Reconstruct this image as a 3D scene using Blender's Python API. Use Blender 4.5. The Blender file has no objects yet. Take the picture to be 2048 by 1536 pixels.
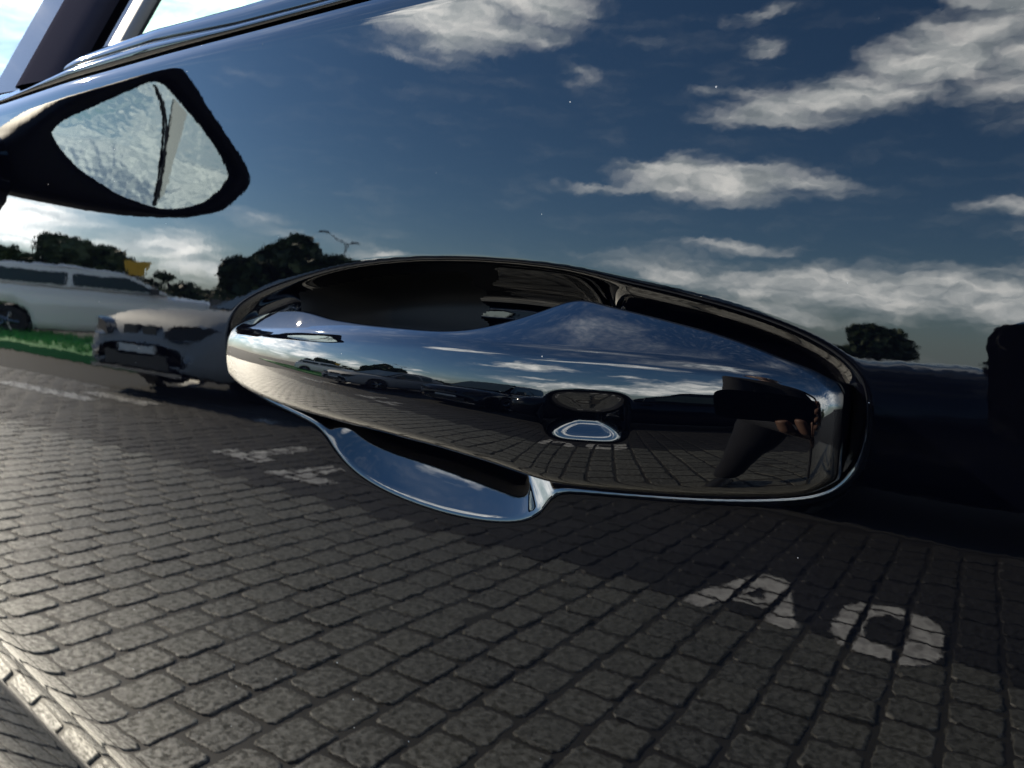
import bpy, bmesh, math, random
import numpy as np
from mathutils import Vector, Matrix
random.seed(7); rng = np.random.default_rng(7)
R = math.radians
sc = bpy.context.scene
col = sc.collection

# ------------------------------------------------------------------ camera
CAM = Vector((0.0, -0.236, 1.0)); YAW, PITCH = 32.0, 11.8
cd = bpy.data.cameras.new('camera'); cam = bpy.data.objects.new('camera', cd); col.objects.link(cam)
cam.location = CAM; cam.rotation_euler = (R(90-PITCH), 0, R(YAW))
cd.sensor_fit = 'HORIZONTAL'; cd.sensor_width = 34.6; cd.lens = 26.0
cd.clip_start = 0.01; cd.clip_end = 3000
cd.dof.use_dof = True; cd.dof.focus_distance = 0.262; cd.dof.aperture_fstop = 23.0
sc.camera = cam
sc.view_settings.view_transform = 'Standard'; sc.view_settings.look = 'None'
sc.view_settings.gamma = 1.0; sc.view_settings.use_curve_mapping = False
sc.view_settings.exposure = 2.35
sc.cycles.use_denoising = True
sc.cycles.max_bounces = 10; sc.cycles.glossy_bounces = 8; sc.cycles.transparent_max_bounces = 12
sc.cycles.caustics_reflective = False; sc.cycles.caustics_refractive = False
sc.cycles.sample_clamp_indirect = 12.0

# ------------------------------------------------------------------ sun and sky
SUN_AZ, SUN_EL = -83.0, 29.0          # azimuth measured from -Y, negative towards -X
sd = Vector((math.sin(R(SUN_AZ))*math.cos(R(SUN_EL)), -math.cos(R(SUN_AZ))*math.cos(R(SUN_EL)), math.sin(R(SUN_EL))))
sl = bpy.data.lights.new('sun', 'SUN'); sl.energy = 4.2; sl.angle = R(0.5); sl.color = (1.0, 0.89, 0.70)
so = bpy.data.objects.new('sun', sl); col.objects.link(so)
so.rotation_euler = sd.to_track_quat('Z', 'Y').to_euler(); so.location = sd*50

world = bpy.data.worlds.new('World'); sc.world = world; world.use_nodes = True

class NT:
    """small helper for node trees"""
    def __init__(self, tree): self.t = tree; tree.nodes.clear()
    def n(self, typ, **kw):
        nd = self.t.nodes.new(typ)
        for k, v in kw.items():
            if k.startswith('i_'):
                key = k[2:]; key = int(key) if key.isdigit() else key.replace('_', ' ')
                self.set(nd.inputs[key], v)
            else: setattr(nd, k, v)
        return nd
    def set(self, sock, v):
        if isinstance(v, bpy.types.NodeSocket): self.t.links.new(v, sock)
        else: sock.default_value = v
    def math(self, op, a, b=0.0, c=None, clamp=False):
        nd = self.n('ShaderNodeMath', operation=op, use_clamp=clamp)
        self.set(nd.inputs[0], a); self.set(nd.inputs[1], b)
        if c is not None: self.set(nd.inputs[2], c)
        return nd.outputs[0]
    def vmath(self, op, a, b=(0, 0, 0)):
        nd = self.n('ShaderNodeVectorMath', operation=op)
        self.set(nd.inputs[0], a)
        if op == 'SCALE': self.set(nd.inputs[3], b)
        else: self.set(nd.inputs[1], b)
        return nd.outputs[0]
    def noise(self, vec, scale, detail=4, rough=0.55, **kw):
        nd = self.n('ShaderNodeTexNoise', **kw)
        self.set(nd.inputs['Vector'], vec); self.set(nd.inputs['Scale'], scale)
        self.set(nd.inputs['Detail'], detail); self.set(nd.inputs['Roughness'], rough)
        return nd
    def ramp(self, v, lo, hi, smooth=True):
        nd = self.n('ShaderNodeMapRange', interpolation_type='SMOOTHSTEP' if smooth else 'LINEAR')
        self.set(nd.inputs[0], v); nd.inputs[1].default_value = lo; nd.inputs[2].default_value = hi
        return nd.outputs[0]
    def mix(self, f, a, b):
        nd = self.n('ShaderNodeMix', data_type='RGBA')
        self.set(nd.inputs[0], f); self.set(nd.inputs[6], a); self.set(nd.inputs[7], b)
        return nd.outputs[2]

w = NT(world.node_tree)
sky = w.n('ShaderNodeTexSky', sky_type='NISHITA', sun_disc=False)
sky.sun_elevation = R(SUN_EL); sky.sun_rotation = math.atan2(sd.x, sd.y)
sky.air_density = 1.0; sky.dust_density = 0.15; sky.ozone_density = 4.0
tc = w.n('ShaderNodeTexCoord'); D = tc.outputs['Generated']
sep = w.n('ShaderNodeSeparateXYZ', i_0=D)
az = w.math('MULTIPLY', w.math('ARCTAN2', sep.outputs[0], w.math('MULTIPLY', sep.outputs[1], -1.0)), 57.2958)
el = w.math('MULTIPLY', w.math('ARCSINE', sep.outputs[2]), 57.2958)
AE = w.n('ShaderNodeCombineXYZ', i_0=az, i_1=el).outputs[0]
wn = w.noise(w.vmath('MULTIPLY', AE, (0.16, 0.34, 1)), 1.0, 3, 0.6)
warp = w.vmath('MULTIPLY', w.vmath('SUBTRACT', wn.outputs['Color'], (0.5, 0.5, 0.5)), (5.5, 2.6, 0))
V = w.vmath('ADD', AE, warp)
# clouds: centre azimuth, centre elevation, half width, half height, tilt, weight
CL = [(-39.5, 27.0, 7.4, 5.4, 4, 1.25), (-33.0, 27.0, 6.5, 3.4, 14, 0.95), (-29.5, 22.0, 2.4, 1.2, 10, 0.42), (-24.0, 24.6, 2.2, 0.9, 0, 0.35),
      (-17.0, 26.6, 3.0, 0.9, 8, 0.62), (-16.6, 24.2, 2.4, 1.0, 6, 0.55), (-19.0, 21.0, 2.0, 0.6, 0, 0.35),
      (-11.5, 20.4, 9.0, 1.9, 9, 1.0), (-4.0, 23.4, 6.5, 3.4, 22, 1.0), (3.0, 24.0, 9.0, 6.0, 10, 0.9), (-1.0, 27.5, 5.0, 3.0, 20, 0.8),
      (-18.5, 14.1, 7.6, 2.0, 0, 1.25), (-21.0, 15.4, 2.6, 1.5, 0, 0.7), (-12.0, 14.0, 4.0, 1.1, -4, 0.8), (-27.0, 13.0, 4.2, 0.7, 2, 0.62),
      (1.0, 12.0, 4.0, 0.8, -6, 0.75), (-16.5, 8.9, 6.5, 0.75, 3, 0.55), (-19.0, 6.6, 9.0, 1.6, -4, 0.75), (-8.0, 6.0, 13.0, 2.3, 2, 1.15),
      (4.0, 5.6, 10.0, 2.6, 0, 1.1), (14.0, 8.0, 14.0, 5.0, 0, 1.0), (33.0, 12.0, 18.0, 6.0, 0, 0.9), (-14.0, 3.6, 14.0, 1.3, 0, 0.55),
      (-49.0, 7.2, 7.0, 1.0, -12, 0.55), (-56.0, 4.3, 5.5, 1.5, 0, 0.95), (-65.0, 5.2, 6.0, 2.6, 0, 0.95), (-41.5, 5.2, 4.0, 0.9, 0, 0.7),
      (-50.0, 3.0, 18.0, 1.5, 0, 0.7), (-78.0, 8.0, 16.0, 7.0, 0, 0.85), 
      (-126.0, 14.0, 17.0, 9.0, 0, 1.2), (62.0, 14.0, 26.0, 13.0, 0, 1.15), (102.0, 16.0, 34.0, 15.0, 0, 0.95), (-16.0, 56.0, 16.0, 6.0, 20, 0.45), (20.0, 45.0, 16.0, 6.0, -10, 0.6)]
acc = None
for (a0, e0, ra, re_, tilt, wt) in CL:
    mp = w.n('ShaderNodeMapping', vector_type='TEXTURE', i_0=V)
    mp.inputs['Location'].default_value = (a0, e0, 0); mp.inputs['Rotation'].default_value = (0, 0, R(tilt))
    mp.inputs['Scale'].default_value = (ra*1.25, re_*1.25, 1)
    gr = w.n('ShaderNodeTexGradient', gradient_type='SPHERICAL', i_0=mp.outputs[0])
    v = w.math('MULTIPLY', gr.outputs['Fac'], wt)
    acc = v if acc is None else w.math('SMOOTH_MAX', acc, v, 0.12)
fine = w.noise(w.vmath('MULTIPLY', V, (0.20, 0.60, 1)), 1.0, 7, 0.54)
n3 = w.noise(D, 2.3, 6, 0.58)
veil = w.noise(w.vmath('MULTIPLY', V, (0.07, 0.33, 1)), 1.0, 6, 0.62)
dens = w.math('ADD', acc, w.math('MULTIPLY', w.math('MULTIPLY', w.math('SUBTRACT', fine.outputs['Fac'], 0.5), 1.45), w.math('MAXIMUM', 0.42, w.ramp(acc, 0.0, 0.28))))
dens = w.ramp(dens, 0.08, 0.92)
hi = w.math('MULTIPLY', w.ramp(n3.outputs['Fac'], 0.50, 0.72), w.ramp(el, 29.0, 42.0))
hi = w.math('MULTIPLY', hi, 0.22)
thin = w.math('MULTIPLY', w.ramp(veil.outputs['Fac'], 0.52, 0.80), 0.10)
cover = w.math('MAXIMUM', w.math('MAXIMUM', dens, hi), thin)
cover = w.math('MULTIPLY', cover, 0.97)
sh = w.noise(w.vmath('MULTIPLY', V, (0.30, 0.75, 1)), 1.0, 5, 0.6)
# clouds scatter more light forward, so they are brighter round the sun
dots = w.n('ShaderNodeVectorMath', operation='DOT_PRODUCT'); w.set(dots.inputs[0], D); dots.inputs[1].default_value = sd
fwd = w.math('POWER', w.math('MAXIMUM', dots.outputs['Value'], 0.0), 3.0)
cb = w.math('MULTIPLY', w.ramp(sh.outputs['Fac'], 0.25, 0.72), 1.0)
ccol = w.mix(cb, (0.62, 0.70, 0.74, 1), (1.0, 0.98, 0.93, 1))
cstr = w.math('ADD', w.math('MULTIPLY', cb, 14.5), w.math('ADD', 14.0, w.math('MULTIPLY', fwd, 4.0)))
cc = w.n('ShaderNodeVectorMath', operation='SCALE'); w.set(cc.inputs[0], ccol); w.set(cc.inputs[3], cstr)
blue = w.n('ShaderNodeHueSaturation', i_Hue=0.5, i_Saturation=1.13, i_Value=1.0, i_Fac=1.0, i_Color=sky.outputs[0])
low = w.math('MULTIPLY', w.ramp(el, 6.0, 0.0), 0.70)
air = w.mix(low, blue.outputs[0], (2.9, 3.9, 4.5, 1))
mixc = w.mix(cover, air, cc.outputs[0])
bg = w.n('ShaderNodeBackground', i_Color=mixc, i_Strength=0.10)
w.t.links.new(bg.outputs[0], w.n('ShaderNodeOutputWorld').inputs[0])

# ------------------------------------------------------------------ helpers
def mat(name, base, rough=0.5, metal=0.0, spec=0.5, ior=1.5, fn=None, **kw):
    m = bpy.data.materials.new(name); m.use_nodes = True
    t = NT(m.node_tree); b = t.n('ShaderNodeBsdfPrincipled'); o = t.n('ShaderNodeOutputMaterial')
    t.t.links.new(b.outputs[0], o.inputs[0])
    b.inputs['Base Color'].default_value = (*base, 1); b.inputs['Roughness'].default_value = rough
    b.inputs['Metallic'].default_value = metal; b.inputs['IOR'].default_value = ior
    b.inputs['Specular IOR Level'].default_value = spec
    for k, v in kw.items(): b.inputs[k.replace('_', ' ')].default_value = v
    if fn: fn(t, b)
    return m

def mesh(name, verts, faces, material=None, parent=None, smooth=False, normals=None):
    me = bpy.data.meshes.new(name)
    me.from_pydata([tuple(map(float, v)) for v in verts], [], [tuple(map(int, f)) for f in faces])
    if smooth:
        me.polygons.foreach_set('use_smooth', [True]*len(me.polygons))
    if material: me.materials.append(material)
    me.update()
    if normals is not None: me.normals_split_custom_set_from_vertices([tuple(map(float, n)) for n in normals])
    o = bpy.data.objects.new(name, me); col.objects.link(o)
    if parent: o.parent = parent
    return o

def grid_faces(n, m, wrap=False):
    """quads of an n x m vertex grid (row-major)"""
    i = np.arange(n-1)[:, None]; j = np.arange(m if wrap else m-1)[None, :]; j2 = (j+1) % m
    return np.stack(np.broadcast_arrays(i*m+j, i*m+j2, (i+1)*m+j2, (i+1)*m+j), -1).reshape(-1, 4)

def submesh(name, V3, F, N, keep, material, parent):
    F = F[keep]; ids, inv = np.unique(F.reshape(-1), return_inverse=True)
    return mesh(name, V3[ids], inv.reshape(-1, F.shape[1]), material, parent, True, N[ids])

def tag(o, label=None, cat=None, group=None, kind=None):
    for k, v in (('label', label), ('category', cat), ('group', group), ('kind', kind)):
        if v: o[k] = v
    return o
def empty(name, loc=(0, 0, 0), rz=0.0):
    o = bpy.data.objects.new(name, None); col.objects.link(o); o.location = loc; o.rotation_euler = (0, 0, rz)
    o.empty_display_size = 0.1
    return o

class MB:
    def __init__(self): self.v = []; self.f = []
    def add(self, vs, fs):
        k = len(self.v); self.v += [tuple(p) for p in vs]; self.f += [tuple(i+k for i in f) for f in fs]; return self
    def box(self, c, s, rz=0.0, taper=1.0):
        x, y, z = (q/2 for q in s); cr, sr = math.cos(rz), math.sin(rz); vs = []
        for dz in (-1, 1):
            k = taper if dz > 0 else 1.0
            for dx, dy in ((-1, -1), (1, -1), (1, 1), (-1, 1)):
                a, b = dx*x*k, dy*y*k; vs.append((c[0]+a*cr-b*sr, c[1]+a*sr+b*cr, c[2]+dz*z))
        return self.add(vs, [(3, 2, 1, 0), (4, 5, 6, 7), (0, 1, 5, 4), (1, 2, 6, 5), (2, 3, 7, 6), (3, 0, 4, 7)])
    def tube(self, pts, rad, n=8):
        pts = [Vector(p) for p in pts]; rad = rad if isinstance(rad, (list, tuple)) else [rad]*len(pts)
        vs = []; fs = []
        for i, p in enumerate(pts):
            t = (pts[min(i+1, len(pts)-1)]-pts[max(i-1, 0)]).normalized()
            a = t.cross(Vector((0, 0, 1)) if abs(t.z) < .9 else Vector((1, 0, 0))).normalized(); b = t.cross(a)
            for k in range(n):
                an = 2*math.pi*k/n; vs.append(p+(a*math.cos(an)+b*math.sin(an))*rad[i])
        for i in range(len(pts)-1):
            for k in range(n):
                fs.append((i*n+k, i*n+(k+1) % n, (i+1)*n+(k+1) % n, (i+1)*n+k))
        fs += [tuple(range(n))[::-1], tuple((len(pts)-1)*n+k for k in range(n))]
        return self.add(vs, fs)
    def lathe(self, prof, n=24, axis='y', c=(0, 0, 0)):
        """profile of (radius, offset along axis)"""
        vs = []; fs = []
        for r_, o_ in prof:
            for k in range(n):
                a = 2*math.pi*k/n; p = (r_*math.cos(a), o_, r_*math.sin(a)) if axis == 'y' else (r_*math.cos(a), r_*math.sin(a), o_)
                vs.append((c[0]+p[0], c[1]+p[1], c[2]+p[2]))
        for i in range(len(prof)-1):
            for k in range(n): fs.append((i*n+k, i*n+(k+1) % n, (i+1)*n+(k+1) % n, (i+1)*n+k))
        return self.add(vs, fs)
    def build(self, name, m, parent=None, smooth=False): return mesh(name, self.v, self.f, m, parent, smooth)

def smoothstep(a, b, x):
    t = np.clip((x-a)/(b-a), 0, 1); return t*t*(3-2*t)
def gsmooth(y, sig):
    k = np.arange(-int(3*sig+1), int(3*sig+2)); g = np.exp(-.5*(k/sig)**2); g /= g.sum()
    p = len(k)//2; return np.convolve(np.pad(y, p, mode='edge'), g, mode='valid')

# ------------------------------------------------------------------ materials
def paint_nodes(t, b):
    co = t.n('ShaderNodeTexCoord').outputs['Object']
    # dust specks on the clear coat
    vo = t.n('ShaderNodeTexVoronoi', i_Vector=co, i_Scale=120.0)
    sp = t.n('ShaderNodeSeparateXYZ', i_0=vo.outputs['Color'])
    lim = t.math('MULTIPLY', t.math('GREATER_THAN', sp.outputs[0], 0.45), t.math('MULTIPLY_ADD', sp.outputs[1], 0.030, 0.006))
    speck = t.math('LESS_THAN', vo.outputs['Distance'], lim)
    haze = t.noise(co, 9.0, 5, 0.65).outputs['Fac']
    t.set(b.inputs['Base Color'], t.mix(speck, (0.0005, 0.0006, 0.0013, 1), (0.22, 0.22, 0.22, 1)))
    t.set(b.inputs['Roughness'], t.math('MAXIMUM', t.math('MULTIPLY', speck, 0.6), t.math('MULTIPLY_ADD', haze, 0.018, 0.004)))
    # orange peel
    n1 = t.noise(co, 170.0, 2, 0.5).outputs['Fac']; n2 = t.noise(co, 26.0, 2, 0.5).outputs['Fac']
    h = t.math('ADD', n1, t.math('MULTIPLY', n2, 4.0))
    bp = t.n('ShaderNodeBump', i_Height=h, i_Strength=1.0, i_Distance=8.5e-6)
    t.t.links.new(bp.outputs[0], b.inputs['Normal'])
M_PAINT = mat('black_car_paint', (0.0022, 0.0026, 0.0048), 0.012, spec=0.48, fn=paint_nodes)
M_GLOSSBLK = mat('gloss_black_trim', (0.001, 0.001, 0.0013), 0.03, spec=0.45)
M_RUBBER = mat('rubber', (0.012, 0.012, 0.013), 0.5)
M_SATIN = mat('satin_metal_trim', (0.075, 0.085, 0.105), 0.14, metal=1.0)
M_PLASTIC = mat('dark_plastic', (0.012, 0.012, 0.014), 0.4)
M_MIRROR = mat('mirror_glass', (0.62, 0.70, 0.68), 0.03, metal=1.0)
def glass_mat(name, tint, refl=1.5):
    m = bpy.data.materials.new(name); m.use_nodes = True; t = NT(m.node_tree)
    tr = t.n('ShaderNodeBsdfTransparent', i_Color=(*tint, 1)); gl = t.n('ShaderNodeBsdfGlossy', i_Roughness=0.01)
    fr = t.n('ShaderNodeFresnel', i_IOR=refl); mx = t.n('ShaderNodeMixShader', i_0=fr.outputs[0])
    t.t.links.new(tr.outputs[0], mx.inputs[1]); t.t.links.new(gl.outputs[0], mx.inputs[2])
    t.t.links.new(mx.outputs[0], t.n('ShaderNodeOutputMaterial').inputs[0]); return m
M_GLASS = glass_mat('window_glass', (0.34, 0.41, 0.375), 1.45)
M_DARKGLASS = mat('car_glass', (0.050, 0.066, 0.060), 0.03)
M_WHITE = mat('white_car_paint', (0.90, 0.86, 0.79), 0.25, spec=0.6, Coat_Weight=1.0, Coat_Roughness=0.04)
M_SILVER = mat('silver_car_paint', (0.28, 0.295, 0.31), 0.60, metal=0.0, spec=0.22, Coat_Weight=0.0, Coat_Roughness=0.2)
M_BLACKCAR = mat('dark_blue_car_paint', (0.006, 0.007, 0.012), 0.12, spec=0.5)
M_VAN = mat('dark_grey_van_paint', (0.05, 0.055, 0.07), 0.3)
M_TYRE = mat('tyre_rubber', (0.012, 0.012, 0.012), 0.8)
M_RIM = mat('alloy_rim', (0.35, 0.36, 0.37), 0.3, metal=1.0)
M_LAMP = mat('headlamp_glass', (0.05, 0.055, 0.06), 0.06)
M_CHROME = mat('chrome', (0.6, 0.6, 0.6), 0.1, metal=1.0)
M_RED = mat('tail_lamp', (0.25, 0.01, 0.01), 0.1)
M_PLATE = mat('number_plate', (0.7, 0.7, 0.68), 0.4)

# ------------------------------------------------------------------ the black car
car = empty('black_car', (0, 0, 0))
tag(car, 'glossy black car seen close at its door handle with sky mirrored in the paint', 'car')

Z0 = 0.965
def S(z): u = z-Z0; return math.tan(R(4.8))*u + 0.2*u*u
def dS(z): return math.tan(R(4.8)) + 0.4*(z-Z0)
def belt(x): return np.interp(x, [-2.0, -0.75, -0.5127, -0.4437, -0.3536, -0.2842, -0.2294, 0.3, 1.2], [1.02, 1.058, 1.0695, 1.0755, 1.0808, 1.0840, 1.0866, 1.112, 1.14])
OUT = np.array([(-0.3049,0.9436),(-0.3048,0.9490),(-0.3040,0.9517),(-0.3007,0.9589),(-0.2927,0.9644),(-0.2752,0.9714),(-0.2517,0.9771),(-0.2298,0.9814),(-0.2094,0.9842),(-0.1857,0.9858),(-0.1637,0.9861),(-0.1433,0.9852),(-0.1245,0.9836),(-0.1134,0.9819),(-0.0931,0.9788),(-0.0742,0.9753),(-0.0624,0.9725),(-0.0510,0.9693),(-0.0401,0.9648),(-0.0347,0.9612),(-0.0303,0.9573),(-0.0281,0.9532),(-0.0272,0.9478),(-0.0271,0.9397),(-0.0278,0.9340),(-0.0292,0.9300),(-0.0318,0.9256),(-0.0361,0.9219),(-0.0438,0.9191),(-0.0577,0.9158),(-0.0756,0.9127),(-0.0950,0.9106),(-0.1162,0.9080),(-0.1235,0.9071),(-0.1268,0.9052),(-0.1296,0.9007),(-0.1320,0.8966),(-0.1388,0.8919),(-0.1514,0.8891),(-0.1689,0.8877),(-0.1877,0.8885),(-0.2076,0.8911),(-0.2233,0.8957),(-0.2341,0.9029),(-0.2398,0.9096),(-0.2443,0.9152),(-0.2631,0.9180),(-0.2755,0.9210),(-0.2880,0.9240),(-0.2984,0.9290),(-0.3036,0.9356)])
def catmull(P, k=10):
    n = len(P); out = []
    for i in range(n):
        p0, p1, p2, p3 = P[(i-1) % n], P[i], P[(i+1) % n], P[(i+2) % n]
        for t in np.arange(k)/k:
            out.append(.5*((2*p1)+(-p0+p2)*t+(2*p0-5*p1+4*p2-p3)*t*t+(-p0+3*p1-3*p2+p3)*t**3))
    return np.array(out)
POLY = catmull(OUT, 10)
for _ in range(2):
    POLY = np.stack([gsmooth(np.r_[POLY[-40:, i], POLY[:, i], POLY[:40, i]], 5)[40:-40] for i in (0, 1)], 1)

def sdf(X, Zz):
    """positive inside the outline"""
    P = np.stack([X.ravel(), Zz.ravel()], 1); A = POLY; B = np.roll(POLY, -1, 0); d = np.full(len(P), 1e9); ins = np.zeros(len(P), bool)
    for a, b in zip(A, B):
        ab = b-a; t = np.clip(((P-a)@ab)/(ab@ab+1e-15), 0, 1); q = P-a-t[:, None]*ab
        d = np.minimum(d, (q*q).sum(1))
        c_ = (a[1] > P[:, 1]) != (b[1] > P[:, 1])
        if c_.any():
            xi = a[0]+(P[c_, 1]-a[1])*(b[0]-a[0])/(b[1]-a[1]+1e-15); tmp = ins[c_]; ins[c_] = tmp ^ (P[c_, 0] < xi)
    d = np.sqrt(d); return np.where(ins, d, -d).reshape(X.shape)

def spaced(a, b, h0, h1):
    """points from a to b (exclusive of a) whose step grows from h0 to h1"""
    s = 1 if b > a else -1; L = abs(b-a); out = []; x = 0; h = h0
    while x+h < L-h*0.5: x += h; out.append(x); h = min(h*1.18, h1)
    out.append(L); return [a+s*q for q in out]
HX = 0.0008
xd = np.arange(-0.322, -0.008, HX); zd = np.arange(0.872, 1.000, HX)
xs = np.array(spaced(xd[0], -0.92, HX, 0.012)[::-1] + list(xd) + spaced(xd[-1], 0.28, HX, 0.012))
zs_lo = spaced(zd[0], 0.30, HX, 0.006)[::-1]; zs_hi = spaced(zd[-1], 1.07, HX, 0.0022)
zs = np.array(zs_lo + list(zd) + zs_hi)
XX, ZZ = np.meshgrid(xs, zs, indexing='ij')
TOP = belt(xs)[:, None]
wgt = np.clip((ZZ-1.0)/(1.07-1.0), 0, 1)
ZZ = np.where(ZZ > 1.0, 1.0+(TOP-1.0)*wgt, ZZ)
YY = S(ZZ)
# waist roll: the skin turns in under the window trim
q = np.clip((ZZ-(TOP-0.0065))/0.0065, 0, 1)
YY = YY + 0.0065*(1-np.sqrt(np.clip(1-(q*0.72)**2, 0, 1)))
# lower body crease: below it the skin flares out towards the sill
qc = (XX+0.50)*(-0.303)+(ZZ-0.6833)*(-0.953); wc = 0.007
YY = YY + 0.60*wc*np.log1p(np.exp(np.clip(qc/wc, -40, 40)))*(1-0.5*smoothstep(0.05, 0.40, qc))
# handle recess
i0, i1 = np.searchsorted(xs, xd[0]), np.searchsorted(xs, xd[-1])+1; j0, j1 = np.searchsorted(zs, zd[0]), np.searchsorted(zs, zd[-1])+1
Xd, Zd = np.meshgrid(xs[i0:i1], zs[j0:j1], indexing='ij')
SD = sdf(Xd, Zd)
dch = np.clip(SD, 0, 0.009)/0.009; Dd = 0.0045*(1-(1-dch)**2)
wx = smoothstep(-0.268, -0.228, Xd)*smoothstep(-0.104, -0.132, Xd)
lowr = smoothstep(0.955, 0.93, Zd); Rb = 0.020+0.016*lowr
db = np.clip(SD, 0, None)/Rb; dp = np.clip(SD, 0, 0.060); Db = (1-lowr)*0.030*(1-(1-np.clip(db, 0, 1))**2)+lowr*(0.665*dp-5.4*dp*dp)
Dd = Dd*(1-wx)+np.maximum(Db, 0)*wx
for ax in (0, 1): Dd = np.apply_along_axis(gsmooth, ax, Dd, 1.05)
YY[i0:i1, j0:j1] += Dd
# normals
Zg = ZZ; dYdx = np.gradient(YY, xs, axis=0)
dYdz = np.gradient(YY, axis=1)/np.gradient(ZZ, axis=1); dZdx = np.gradient(ZZ, xs, axis=0); dYdx = dYdx-dYdz*dZdx
NN = np.stack([dYdx, -np.ones_like(YY), dYdz], -1); NN /= np.linalg.norm(NN, axis=-1, keepdims=True)
V3 = np.stack([XX, YY, ZZ], -1).reshape(-1, 3); N3 = NN.reshape(-1, 3)
F = grid_faces(len(xs), len(zs))[:, ::-1]
SDfull = np.full(XX.shape, -1.0); SDfull[i0:i1, j0:j1] = SD
inside = SDfull.reshape(-1)[F].mean(1) > 0.0006
door = submesh('door_panel', V3, F, N3, ~inside, M_PAINT, car)
cen = V3[F].mean(1); sdc = SDfull.reshape(-1)[F].mean(1)
shaded = inside & (sdc > 0.0045) & (cen[:, 2] > 0.932) & (cen[:, 0] < -0.179+0.0022*np.sin(cen[:, 2]*900)) & (cen[:, 0] > -0.262)
recess = submesh('handle_recess', V3, F, N3, inside & ~shaded, M_PAINT, car)
submesh('recess_shade', V3, F, N3, shaded, mat('painted_recess_shade', (0.0012, 0.0012, 0.0014), 0.5, spec=0.12), recess)  # near-black faces paint the shade inside the grip hole, no separate cover

# ---- the handle: cross-sections lofted along the car
def curve(pts, x, sig=0.0030, step=0.0005):
    xs_ = np.arange(-0.307, -0.030, step); p = np.array(pts); y = np.interp(xs_, p[:, 0], p[:, 1])
    return np.interp(x, xs_, gsmooth(y, sig/step))
ZB = [(-0.306,0.9385),(-0.3035,0.9335),(-0.2984,0.9293),(-0.2850,0.9268),(-0.2712,0.9259),(-0.2465,0.9251),(-0.2195,0.9250),(-0.1869,0.9247),(-0.1598,0.9234),(-0.1439,0.9217),(-0.1366,0.9208),(-0.1293,0.9194),(-0.1225,0.9181),(-0.1157,0.9170),(-0.1065,0.9169),(-0.0884,0.9175),(-0.0717,0.9181),(-0.0558,0.9193),(-0.0433,0.9206),(-0.0374,0.9224),(-0.0335,0.9262)]
ZR = [(-0.306,0.9440),(-0.3000,0.9490),(-0.2900,0.9515),(-0.2735,0.9536),(-0.2319,0.9570),(-0.2007,0.9587),(-0.1637,0.9602),(-0.1336,0.9604),(-0.1079,0.9604),(-0.0850,0.9598),(-0.0639,0.9587),(-0.0507,0.9570),(-0.0420,0.9550),(-0.0370,0.9522),(-0.0335,0.9496)]
ZT = [(-0.306,0.9480),(-0.3010,0.9530),(-0.2950,0.9555),(-0.2889,0.9570),(-0.2750,0.9605),(-0.2607,0.9630),(-0.2450,0.9643),(-0.2324,0.9640),(-0.2186,0.9632),(-0.1966,0.9631),(-0.1774,0.9634),(-0.1604,0.9637),(-0.1526,0.9643),(-0.1449,0.9655),(-0.1344,0.9684),(-0.1245,0.9722),(-0.1190,0.9752),(-0.1140,0.9758),(-0.1104,0.9748),(-0.0906,0.9716),(-0.0720,0.9681),(-0.0604,0.9651),(-0.0492,0.9613),(-0.0412,0.9588),(-0.0363,0.9562),(-0.0335,0.9535)]
def hr(x): return 0.030-(x+0.157)**2/(2*np.where(x < -0.157, 0.40, 0.32))
X0, X1 = -0.3050, -0.0318
NS = 430
u = np.linspace(0, 1, NS); st = X0+(X1-X0)*(0.82*u+0.18*(0.5-0.5*np.cos(np.pi*u)))
def end_off(x):
    o = np.zeros_like(x)
    for e, re_ in ((x-X0, 0.010), (X1-x, 0.008)):
        t = np.clip(1-e/re_, 0, 1); o = o+re_*(1-np.sqrt(np.clip(1-t*t, 0, 1)))
    return o
def blend(a, b, n): t = np.linspace(0, 1, n); return a+(b-a)*t*t*(3-2*t)
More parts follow.
